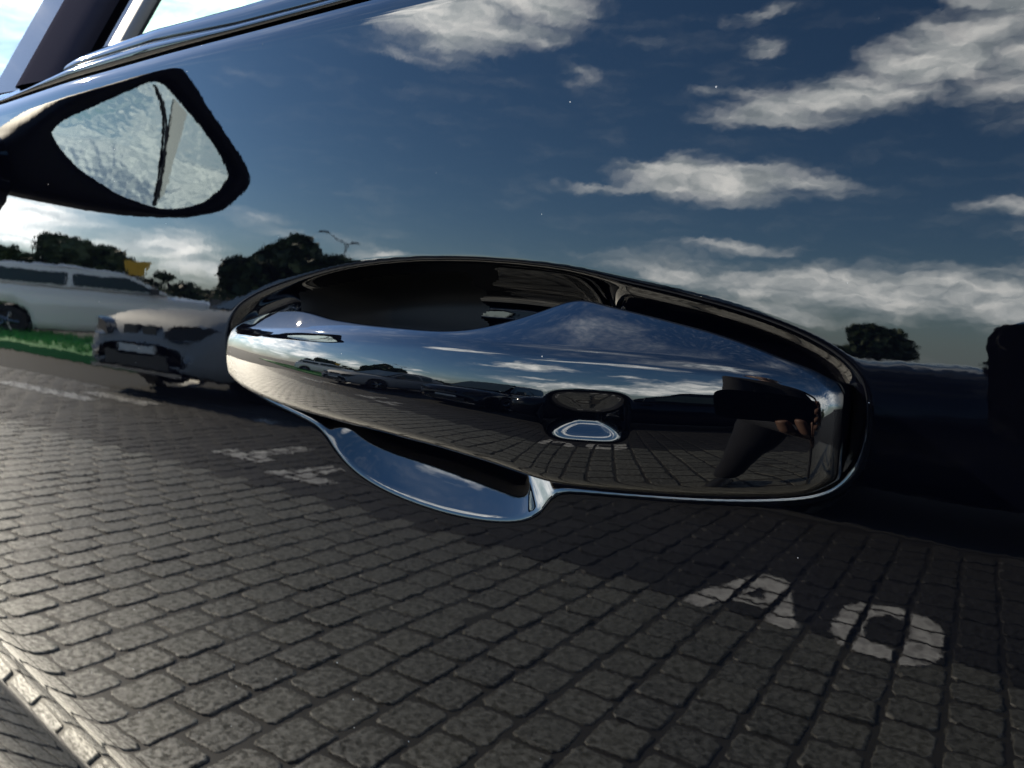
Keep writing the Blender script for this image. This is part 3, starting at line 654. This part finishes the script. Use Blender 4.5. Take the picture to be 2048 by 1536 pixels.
# ------------------------------------------------------------------ other cars
def build_car(name, loc, heading, paint, label, cat, L=4.5, W=1.82, hood=0.92, roofh=1.46, suv=False, wagon=True, hoodlen=1.25, group=None, van=False, rims=None):
    """x runs from the nose (+L/2) to the tail (-L/2); heading is the direction the nose points to"""
    root = empty(name, (loc[0], loc[1], 0), heading); tag(root, label, cat, group)
    xf, xr = L/2, -L/2; wr = 0.325; ax_f, ax_r = xf-0.86, xr+0.80; w = W/2; sill = 0.22; belt_ = hood+0.06
    N = 96; X = xr+(xf-xr)*(0.5-0.5*np.cos(np.pi*np.linspace(0.0, 1, N)))
    cowl = xf-hoodlen
    rows = []
    for x in X:
        tf = np.clip((xf-x)/0.42, 0, 1); tr = np.clip((x-xr)/0.30, 0, 1)
        round_f = math.sqrt(1-(1-tf)**2); round_r = math.sqrt(1-(1-tr)**2)
        top = hood*0.80+(hood*0.20)*round_f**0.7 if x > cowl else hood+0.03
        if x > cowl: top -= 0.08*np.clip((x-cowl)/hoodlen, 0, 1)**2
        else: top += 0.03*min(1, (cowl-x)/1.5)
        if van: top = hood
        top = sill+0.12+(top-sill-0.12)*(0.62+0.38*min(round_f, round_r))
        hw = w*(0.72+0.28*round_f)*(0.82+0.18*round_r)
        lo = sill+0.10*(1-min(round_f, round_r))
        for ax in (ax_f, ax_r):
            dd = (wr+0.055)**2-(x-ax)**2
            if dd > 0: lo = max(lo, wr+math.sqrt(dd))
        half = [(0, top), (hw*0.5, top-0.012), (hw*0.80, top-0.045), (hw*0.93, top-0.10), (hw*0.99, top-0.20), (hw*1.0, max(lo+0.02, (top+sill)*0.5)), (hw*0.985, max(lo+0.01, sill+0.16)), (hw*0.96, lo), (hw*0.80, lo+0.0)]
        rows.append([(x, -y, z) for y, z in half[::-1]]+[(x, y, z) for y, z in half[1:]])
    P = np.array(rows); m = P.shape[1]; fs = [tuple(f) for f in grid_faces(N, m)]+[tuple(range(m)), tuple((N-1)*m+k for k in range(m))[::-1]]
    mesh('body', P.reshape(-1, 3), fs, paint, root, True)
    # cabin
    wb = w*0.93; wt = w*0.70; ws0 = cowl+0.02; ws1 = cowl-0.78 if not van else cowl-0.45; rr0 = xr+(0.45 if wagon else 0.95); rr1 = xr+(0.12 if wagon else 0.22)
    if van: rr0, rr1 = xr+0.08, xr+0.03
    zb_ = hood+0.01
    prof = [(ws0, zb_, 0.0), (ws1, roofh-0.045, 1.0), ((ws1+rr0)/2+0.1, roofh, 1.0), (rr0, roofh-0.06, 1.0), (rr1, zb_+0.04, 0.1)]
    # roof shell
    xs_ = np.linspace(prof[1][0], prof[3][0], 14); zz = np.interp(-xs_, [-p[0] for p in prof[1:4]], [p[2-1] for p in prof[1:4]])
    rv = []
    for x, z in zip(xs_, gsmooth(zz, 1.2)):
        for y, dz in ((-wt-0.035, -0.06), (-wt, -0.018), (-wt*.6, -0.004), (0, 0), (wt*.6, -0.004), (wt, -0.018), (wt+0.035, -0.06)): rv.append((x, y, z+dz))
    mesh('roof', rv, grid_faces(14, 7), paint, root, True)
    def pane(nm, c, mm, inset=0.0): return mesh(nm, c, [tuple(range(len(c)))], mm, root)
    zt_ = roofh-0.085
    pane('windscreen', [(ws0, -wb*.86, zb_+.02), (ws0, wb*.86, zb_+.02), (ws1, wt*.97, zt_+.03), (ws1, -wt*.97, zt_+.03)], M_DARKGLASS)
    pane('rear_window', [(rr1, wb*.86, zb_+.05), (rr1, -wb*.86, zb_+.05), (rr0, -wt*.97, zt_+.015), (rr0, wt*.97, zt_+.015)], paint if van else M_DARKGLASS)
    for s in (-1, 1):
        def q(x0b, x1b, x0t, x1t, g=0.0, out=0.0): return [(x0b, s*(wb+out), zb_+g), (x1b, s*(wb+out), zb_+g), (x1t, s*(wt+.03+out), zt_-g*0.6), (x0t, s*(wt+.03+out), zt_-g*0.6)]
        b = MB()   # the cabin side in body colour, glass stands a few mm proud
        b.add(q(ws0, rr1, ws1+.02, rr0), [(0, 1, 2, 3)] if s > 0 else [(3, 2, 1, 0)]); b.build('cabin_side', paint, root)
        if van:
            pane('side_window', q(ws0-.22, ws0-.80, ws1-.06, ws0-.84, .05, .004), M_DARKGLASS)
        else:
            mid = (ws0+rr1)/2-0.02; m2 = rr0-0.02
            pane('side_window', q(ws0-.20, mid+.05, ws1-.06, mid+.03, .035, .004), M_DARKGLASS)
            pane('side_window', q(mid-.05, m2+.10, mid-.07, m2-.02, .035, .004), M_DARKGLASS)
            if wagon: pane('side_window', q(m2+.02, rr1+.22, m2-.08, rr0+.12, .035, .004), M_DARKGLASS)
        b = MB(); b.box((ws0-.30, s*(w+.09), zb_+.06), (.14, .20, .14), 0, .8); b.build('door_mirror', M_PLASTIC, root)
        lp = []
        for k in range(18):
            a = 2*math.pi*k/18; ym = w*(0.67+0.245*math.cos(a)); xx = xf+0.012-(max(0.0, (ym/w-0.70)/0.2)**1.5)*0.22; lp.append((xx, s*ym, hood*(0.715+0.03*math.cos(a))+0.085*math.sin(a)))
        b2 = MB(); f_ = [tuple(range(18))]+[(k, (k+1) % 18, 18+(k+1) % 18, 18+k) for k in range(18)]
        b2.add(lp+[(p[0]-0.16, p[1], p[2]) for p in lp], f_); b2.build('headlight', M_LAMP, root)
        b = MB(); b.box((xr+.10, s*w*.72, hood*.82), (.10, .30, .16)); b.build('tail_light', M_RED, root)
        for ax in (ax_f, ax_r):
            b = MB(); b.lathe([(0.20, -0.10), (0.29, -0.11), (wr, -0.08), (wr, 0.08), (0.29, 0.11), (0.20, 0.10)], 24, 'y', (ax, s*(w-.12), wr)); wh = b.build('wheel', M_TYRE, root, True)
            b = MB()
            for k in range(5):
                a = 2*math.pi*k/5; b.tube([(ax+.03*math.cos(a), s*(w-.03), wr+.03*math.sin(a)), (ax+.205*math.cos(a), s*(w-.045), wr+.205*math.sin(a))], [.035, .022], 6)
            b.lathe([(.215, -.09), (.215, .09)], 24, 'y', (ax, s*(w-.12), wr)); b.build('rim', rims or M_RIM, wh)
            b = MB(); b.lathe([(.001, 0), (.20, 0)], 20, 'y', (ax, s*(w-.13), wr)); b.build('brake', M_PLASTIC, wh)
            b = MB(); b.lathe([(wr+.06, -.3), (wr+.06, .0)], 20, 'y', (ax, s*(w-.06) if s > 0 else s*(w-.06)+.3, wr)); b.build('arch_liner', M_PLASTIC, root)
    b = MB()
    for s in (-1, 1): b.box((xf-.055, s*.13, hood*.70), (.08, .20, .13))
    b.build('grille', M_PLASTIC, root)
    b = MB(); b.box((xf-.035, 0, .36), (.12, W*.50, .15)); b.build('bumper_intake', M_PLASTIC, root)
    b = MB(); b.box((xf-.04, 0, .25), (.14, W*.72, .035)); b.build('bumper_lip', M_CHROME, root)
    b = MB(); b.box((xf+.015, 0, .46), (.02, .52, .11)); b.build('number_plate', M_PLATE, root)
    b = MB(); b.box(((xf+xr)/2, 0, .25), (L*.86, W*.86, .12)); b.build('underbody', M_PLASTIC, root)
    return root
hd = math.atan2(-0.85, 0.53)
fx, fy = math.cos(hd), math.sin(hd)
# white estate: its rear wheel stands near (-16.7, -7.7)
build_car('white_estate_car', (-14.9+fx*1.45, -6.85+fy*1.45), hd, M_WHITE, 'white estate car seen side on behind the grass verge', 'car', L=4.5, hood=1.10, roofh=1.58, hoodlen=1.15)
build_car('silver_car', (-6.25, -3.75-2.15), R(90), M_SILVER, 'silver car facing the black car, with dark oval headlights', 'car', L=4.3, hood=0.93, roofh=1.44, wagon=False, hoodlen=1.30)
build_car('black_hatchback', (-2.95, -4.35-2.1), R(93), M_BLACKCAR, 'black hatchback nose-in beside the silver car, mirrored only in the handle', 'car', L=4.2, hood=0.95, roofh=1.48, hoodlen=1.1)
build_car('dark_blue_car', (-1.75+2.4, -4.95), R(180), M_BLACKCAR, 'dark blue car parked alongside with its bonnet behind the letters', 'car', L=4.8, hood=1.0, roofh=1.47, hoodlen=1.75, rims=M_PLASTIC)
build_car('grey_van', (6.6, -7.6), R(90), M_VAN, 'tall dark grey van parked beside the photographer', 'van', L=4.9, W=1.95, hood=1.08, roofh=2.05, van=True, hoodlen=1.0)
build_car('white_hatchback', (13.5, -10.5), R(160), M_WHITE, 'small white hatchback farthest along the car park beyond the van', 'car', L=4.0, hood=0.95, roofh=1.5, hoodlen=1.0)

# ------------------------------------------------------------------ trees, hedge, sign, lamp
def leaf_nodes(t, b):
    rnd = t.n('ShaderNodeAttribute', attribute_name='tint').outputs['Fac']
    t.set(b.inputs['Base Color'], t.mix(rnd, (0.014, 0.032, 0.014, 1), (0.095, 0.130, 0.050, 1)))
M_LEAF = mat('tree_leaves', (0.03, 0.06, 0.03), 0.6, spec=0.3, fn=leaf_nodes)
M_BARK = mat('bark', (0.05, 0.04, 0.03), 0.85)
def foliage(name, clumps, n, size, parent=None, seed=1):
    r_ = np.random.default_rng(seed); vs = []; fs = []; tn = []
    wts = np.array([c[3]**2 for c in clumps]); wts = wts/wts.sum()
    for ci in r_.choice(len(clumps), n, p=wts):
        cx, cy, cz, rr = clumps[ci][:4]; fl = clumps[ci][4] if len(clumps[ci]) > 4 else 0.8
        d = r_.normal(size=3); d /= np.linalg.norm(d); p = np.array([cx, cy, cz])+d*rr*(r_.random()**0.45)*np.array([1, 1, fl])
        a = r_.normal(size=3); a /= np.linalg.norm(a); c2 = np.cross(a, r_.normal(size=3)); c2 /= np.linalg.norm(c2)+1e-9; s = size*r_.uniform(.6, 1.4)
        k = len(vs); vs += [p+a*s, p+c2*s*.6, p-a*s, p-c2*s*.6]; fs.append((k, k+1, k+2, k+3)); t_ = float(np.clip(r_.normal(.45, .22), 0, 1)); tn += [t_]*4
    o = mesh(name, vs, fs, M_LEAF, parent); at = o.data.attributes.new('tint', 'FLOAT', 'POINT'); at.data.foreach_set('value', tn); return o
def tree(name, azm, dist, top, width, label, seed, n=2600, trunk=0.35, low=0.25, group='trees beyond the car park', lean=0.0, shape=None):
    x, y = math.sin(R(azm))*dist, -math.cos(R(azm))*dist; root = empty(name, (x, y, 0)); tag(root, label, 'tree', group)
    r_ = random.Random(seed); cl = []; ncl = 15; b = MB(); hw = width/2
    b.tube([(0, 0, 0), (lean*.3, 0, top*.25), (lean*.6, 0, top*.5), (lean, 0, top*.85)], [trunk*.5, trunk*.4, trunk*.3, trunk*.08], 8)
    for k in range(ncl):
        t = r_.random(); a = r_.uniform(0, 6.28); zc = top*(low+(0.92-low)*t); env = math.sin(math.pi*min(1, 0.18+0.80*t))**0.7
        if shape: env = shape(t)
        rr = hw*r_.uniform(.22, .40)*max(.55, env); dist_ = (hw*env-rr*0.6)*math.sqrt(r_.random())
        c = (lean*t+dist_*math.cos(a), dist_*math.sin(a), min(zc, top-rr*.7)); cl.append((*c, rr, .75))
        b.tube([(lean*.5, 0, top*.3), (c[0]*.5, c[1]*.5, (c[2]+top*.3)*.5), c], [trunk*.18, trunk*.1, trunk*.03], 5)
    b.build('trunk', M_BARK, root); foliage('crown', cl, n, width*0.035, root, seed)
    return root
tree('spreading_tree', -62.6, 40, 4.1, 6.6, 'low spreading dark tree right behind the white estate car', 3, low=.30, n=5200)
tree('spreading_tree', -48.0, 45, 6.1, 10.2, 'tallest dark tree with ragged crown beside the street lamp', 5, low=.12, n=8500, lean=.3)
tree('spreading_tree', -52.0, 47, 4.3, 2.2, 'thin dark tree with loose branches left of the tallest tree', 12, low=.3, n=900)
tree('bushy_tree', -56.0, 42, 2.9, 5.2, 'low bush beyond the yellow sign', 8, low=.1, n=2400)
tree('bushy_tree', -53.0, 40, 2.2, 4.2, 'low bush between the yellow sign and the tallest tree', 9, low=.1, n=1900)
tree('broad_tree', -7.0, 60, 4.3, 8.6, 'broad dark tree standing beyond the dark blue car', 15, low=.10, n=5200)
tree('bushy_tree', -4.9, 58, 2.6, 3.6, 'low bush beside the broad tree beyond the dark blue car', 16, low=.1, n=1500)
tree('bushy_tree', -38.0, 60, 3.4, 9.0, 'wide low bush hidden in part behind the door handle', 17, low=.1, n=2600)
tree('bushy_tree', -28.0, 62, 2.9, 8.0, 'low round bush mirrored only in the handle', 18, low=.1, n=2200)
tree('bushy_tree', 18.0, 50, 3.0, 7.0, 'dark bush behind the grey van', 19, low=.1, n=2000)
tree('broad_tree', 45.0, 45, 4.5, 6.0, 'dark tree to the right of the grey van', 21, low=.15, n=2600)
tree('broad_tree', 62.0, 50, 5.0, 8.0, 'dark tree behind the small white hatchback', 22, low=.15, n=2600)
hed = [(x, -50+0.05*x+random.uniform(-1.5, 1.5), random.uniform(.3, .75), random.uniform(.5, .95), .8) for x in np.arange(-55, 60, 0.9)]
o = foliage('hedge', hed, 15000, .16, None, 33); tag(o, 'long low dark hedge along the far edge of the car park', 'hedge')
def polar(azm, d): return (math.sin(R(azm))*d, -math.cos(R(azm))*d)
M_YEL = mat('yellow_sign_paint', (0.75, 0.42, 0.02), 0.5); M_POLE = mat('galvanised_steel', (0.25, 0.26, 0.27), 0.45, metal=0.6)
sx, sy = polar(-58.1, 30)
sg = empty('yellow_sign', (sx, sy, 0), R(-58)); tag(sg, 'yellow trapezoid sign on a grey post behind the white estate car', 'sign')
b = MB(); v = [(-.45, 0, 2.58), (.45, 0, 2.58), (.22, 0, 1.98), (-.22, 0, 1.98)]; b.add([(a, -.02, c) for a, _, c in v]+[(a, .02, c) for a, _, c in v], [(0, 1, 2, 3)[::-1], (4, 5, 6, 7), (0, 1, 5, 4), (1, 2, 6, 5), (2, 3, 7, 6), (3, 0, 4, 7)]); b.build('sign_plate', M_YEL, sg)
b = MB(); b.tube([(0, -.05, 0), (0, -.05, 2.5)], .04, 8); b.build('post', M_POLE, sg)
lx, ly = polar(-45.0, 50)
lm = empty('street_lamp', (lx, ly, 0), R(-45)); tag(lm, 'thin grey street lamp with two arms over the tallest tree', 'street lamp')
b = MB(); b.tube([(0.5, 0, 0), (0.5, 0, 6.0), (0.42, 0, 6.55)], [.09, .06, .05], 8); b.build('pole', M_POLE, lm)
b = MB(); b.tube([(.42, 0, 6.5), (-.1, 0, 6.75), (-.85, 0, 7.15)], .045, 6); b.tube([(.42, 0, 6.5), (.8, 0, 6.55)], .045, 6); b.build('arm', M_POLE, lm)
for p in ((-1.0, 0, 7.25), (.95, 0, 6.6)):
    b = MB(); b.box(p, (.7, .25, .14), 0, .7); b.build('lamp_head', M_POLE, lm)

# ------------------------------------------------------------------ the photographer
M_SKIN = mat('skin', (0.20, 0.115, 0.085), 0.5, Subsurface_Weight=0.0); M_SHIRT = mat('black_shirt', (0.012, 0.012, 0.014), 0.85); M_TROUSER = mat('dark_trousers', (0.010, 0.011, 0.016), 0.85)
M_HAIR = mat('dark_hair', (0.012, 0.009, 0.007), 0.6); M_SHOE = mat('dark_shoes', (0.015, 0.015, 0.015), 0.5)
def skin(name, pts, edges, m, parent, root=0, sub=2):
    me = bpy.data.meshes.new(name); me.from_pydata([p[:3] for p in pts], edges, []); o = bpy.data.objects.new(name, me); col.objects.link(o)
    if parent: o.parent = parent
    sk = o.modifiers.new('skin', 'SKIN'); sk.use_smooth_shade = True
    for i, p in enumerate(pts):
        r_ = p[3]; me.skin_vertices[0].data[i].radius = (r_, p[4] if len(p) > 4 else r_)
    me.skin_vertices[0].data[root].use_root = True
    sb = o.modifiers.new('sub', 'SUBSURF'); sb.levels = sb.render_levels = sub
    me.materials.append(m); return o
F3 = Vector((-math.sin(R(YAW))*math.cos(R(PITCH)), math.cos(R(YAW))*math.cos(R(PITCH)), -math.sin(R(PITCH)))); R3 = Vector((math.cos(R(YAW)), math.sin(R(YAW)), 0)); U3 = R3.cross(F3)
PHC = CAM-F3*0.012+R3*0.065-U3*0.046
def ph(a, b_, c): return PHC+R3*a+U3*b_+F3*c
person = empty('person', (0.46, -0.92, 0)); tag(person, 'person in dark clothes standing by the door and holding up a phone', 'person')
pl = Vector((0.46, -0.92, 0)); body_fwd = Vector((-0.45, 0.89, 0)); bs_ = Vector((0.89, 0.45, 0))       # forward and to the right
def pp(side, fwd, z): q_ = bs_*side+body_fwd*fwd; return (q_.x, q_.y, z)
def lp_(v): return (v[0]-pl.x, v[1]-pl.y, v[2])
hR = ph(0.085, -0.02, -0.010); hL = ph(0.030, -0.052, -0.012)
wR = ph(0.165, -0.040, -0.075); wL = ph(0.075, -0.135, -0.075)
eR = Vector(pp(0.30, 0.08, 0.98))+pl; eL = Vector(pp(-0.16, 0.20, 0.92))+pl
pts = [(*pp(0, -.04, .95), .15, .12), (*pp(0, -.03, 1.10), .145, .11), (*pp(0, .00, 1.27), .165, .115), (*pp(0, .02, 1.40), .15, .10), (*pp(0, .04, 1.47), .06, .06),
       (*pp(.17, .02, 1.38), .062), (*lp_(eR), .046), (*lp_(wR), .030), (*pp(-.17, .02, 1.38), .062), (*lp_(eL), .046), (*lp_(wL), .030)]
skin('shirt', pts, [(0, 1), (1, 2), (2, 3), (3, 4), (3, 5), (5, 6), (6, 7), (3, 8), (8, 9), (9, 10)], M_SHIRT, person)
pts = [(*pp(0, -.04, .96), .15, .125), (*pp(.10, -.04, .86), .10), (*pp(.15, .0, .50), .066), (*pp(.19, -.03, .10), .052), (*pp(-.10, -.04, .86), .10), (*pp(-.15, .0, .50), .066), (*pp(-.19, -.03, .10), .052)]
skin('trousers', pts, [(0, 1), (1, 2), (2, 3), (0, 4), (4, 5), (5, 6)], M_TROUSER, person)
for s in (-1, 1):
    skin('shoe', [(*pp(.19*s, -.07, .05), .045), (*pp(.195*s, .05, .045), .045), (*pp(.205*s, .17, .032), .032)], [(0, 1), (1, 2)], M_SHOE, person)
def ball(name, c, r3, m, parent, fn_=None, n=24, k=16):
    vs = []; fs = []
    for i_ in range(k+1):
        th = math.pi*i_/k
        for j_ in range(n):
            a = 2*math.pi*j_/n; d = (math.sin(th)*math.cos(a), math.sin(th)*math.sin(a), math.cos(th)); sx_, sy_, sz_ = (d[0]*r3[0], d[1]*r3[1], d[2]*r3[2])
            if fn_: sx_, sy_, sz_ = fn_(d, sx_, sy_, sz_)
            q_ = bs_*sx_+body_fwd*sy_; vs.append((c[0]+q_.x, c[1]+q_.y, c[2]+sz_))
    return mesh(name, vs, grid_faces(k+1, n, wrap=True), m, parent, True)
def face_fn(d, x, y, z):
    if d[2] < 0: x *= 1-0.30*d[2]**2; y *= 1-0.10*d[2]**2
    if d[1] > 0: y += 0.020*math.exp(-(d[0]/0.16)**2-((d[2]+0.18)/0.20)**2)-0.006*math.exp(-((abs(d[0])-0.36)/0.16)**2-((d[2]-0.05)/0.14)**2)+0.004*math.exp(-(d[0]/0.3)**2-((d[2]+0.55)/0.06)**2)
    return x, y, z
hc3 = pp(0, .065, 1.625); head = ball('head', hc3, (0.077, 0.095, 0.118), M_SKIN, person, face_fn, 32, 24)
skin('neck', [(*pp(0, .03, 1.44), .058), (*pp(0, .05, 1.56), .054)], [(0, 1)], M_SKIN, person)
ball('hair', pp(0, .050, 1.648), (0.083, 0.098, 0.108), M_HAIR, person, lambda d, x, y, z: (x, y*(1 if d[1] < 0 else 0.86), z if d[2] > -0.1 or d[1] < 0 else z*0.25))
for s in (-1, 1):
    b = MB(); e = Vector(pp(.033*s, .148, 1.645)); 
    for k in range(1): b.lathe([(0.001, -.012), (.009, -.008), (.012, 0), (.009, .008), (.001, .012)], 10, 'z', e)
    b.build('eye', M_PLATE, person, True)
    skin('ear', [(*pp(.083*s, .055, 1.605), .012), (*pp(.088*s, .045, 1.635), .015)], [(0, 1)], M_SKIN, person)
# hands: a palm and five fingers each, closed on the phone
def hand(elbow, wrist, knuckles, thumb):
    pts = [wrist+(elbow-wrist).normalized()*.05, wrist]; rad = [(.026, .026), (.027, .024)]; ed = [(0, 1)]
    mid = sum((k_[0] for k_ in knuckles), Vector())/4
    pts.append(wrist*.45+mid*.55); rad.append((.036, .019)); ed.append((1, 2))
    for k_ in knuckles:
        prev = 2
        for t_, p in enumerate(k_):
            pts.append(p); rr = (.0115, .0092, .0085, .0072)[t_]; rad.append((rr, rr)); ed.append((prev, len(pts)-1)); prev = len(pts)-1
    prev = 1
    for t_, p in enumerate(thumb):
        pts.append(p); rr = (.0150, .0110, .0092)[t_]; rad.append((rr, rr)); ed.append((prev, len(pts)-1)); prev = len(pts)-1
    return skin('hand', [(*lp_(p), *r_) for p, r_ in zip(pts, rad)], ed, M_SKIN, person)
wR = ph(0.165, -0.040, -0.075); wL = ph(0.075, -0.135, -0.075)
kR = [[ph(.098, u_+.004, -.018), ph(.088, u_, .012), ph(.066-.006*abs(u_)/.03, u_-.002, .0135), ph(.046+.012*(i_ in (0, 3)), u_-.003, .0130)] for i_, u_ in enumerate((.034, .012, -.010, -.031))]
tR = [ph(.125, .018, -.045), ph(.092, .024, -.020), ph(.062, .022, -.0145)]
kL = [[ph(a_, -.064, -.018), ph(a_, -.052, .011), ph(a_-.003, -.034+.004*(i_ in (0, 3)), .0130), ph(a_-.005, -.016-.010*(i_ in (0, 3)), .0128)] for i_, a_ in enumerate((-.006, .014, .034, .053))]
tL = [ph(.040, -.095, -.045), ph(.016, -.058, -.024), ph(.004, -.026, -.0145)]
hand(eR, wR, kR, tR); hand(eL, wL, kL, tL)
phone = empty('phone', tuple(PHC)); tag(phone, 'dark smartphone held up to the door by the person', 'phone')
b = MB(); loop = []
for cx_, cz_, a0 in ((.0595, .0215, 0), (-.0595, .0215, 90), (-.0595, -.0215, 180), (.0595, -.0215, 270)):
    for k in range(5): a = R(a0+k*22.5); loop.append((cx_+.014*math.cos(a), cz_+.014*math.sin(a)))
n_ = len(loop); vs = [tuple(R3*a+U3*c+F3*d) for d in (-.004, .004) for a, c in loop]
b.add(vs, [tuple(range(n_)), tuple(range(n_, 2*n_))[::-1]]+[(i, n_+i, n_+(i+1) % n_, (i+1) % n_) for i in range(n_)]); b.build('case', M_GLOSSBLK, phone)
b = MB()
for a, c in ((-.060, .026), (-.042, .008)):
    pr = [(.0075, .004), (.0075, .0055), (.0055, .0058), (.001, .0056)]; vs = []; fs = []
    for r_, d in pr:
        for k in range(16): an = 2*math.pi*k/16; vs.append(tuple(R3*(a+r_*math.cos(an))+U3*(c+r_*math.sin(an))+F3*d))
    for i in range(3):
        for k in range(16): fs.append((i*16+k, i*16+(k+1) % 16, (i+1)*16+(k+1) % 16, (i+1)*16+k))
    b.add(vs, fs)
b.build('camera_lens', M_GLOSSBLK, phone)
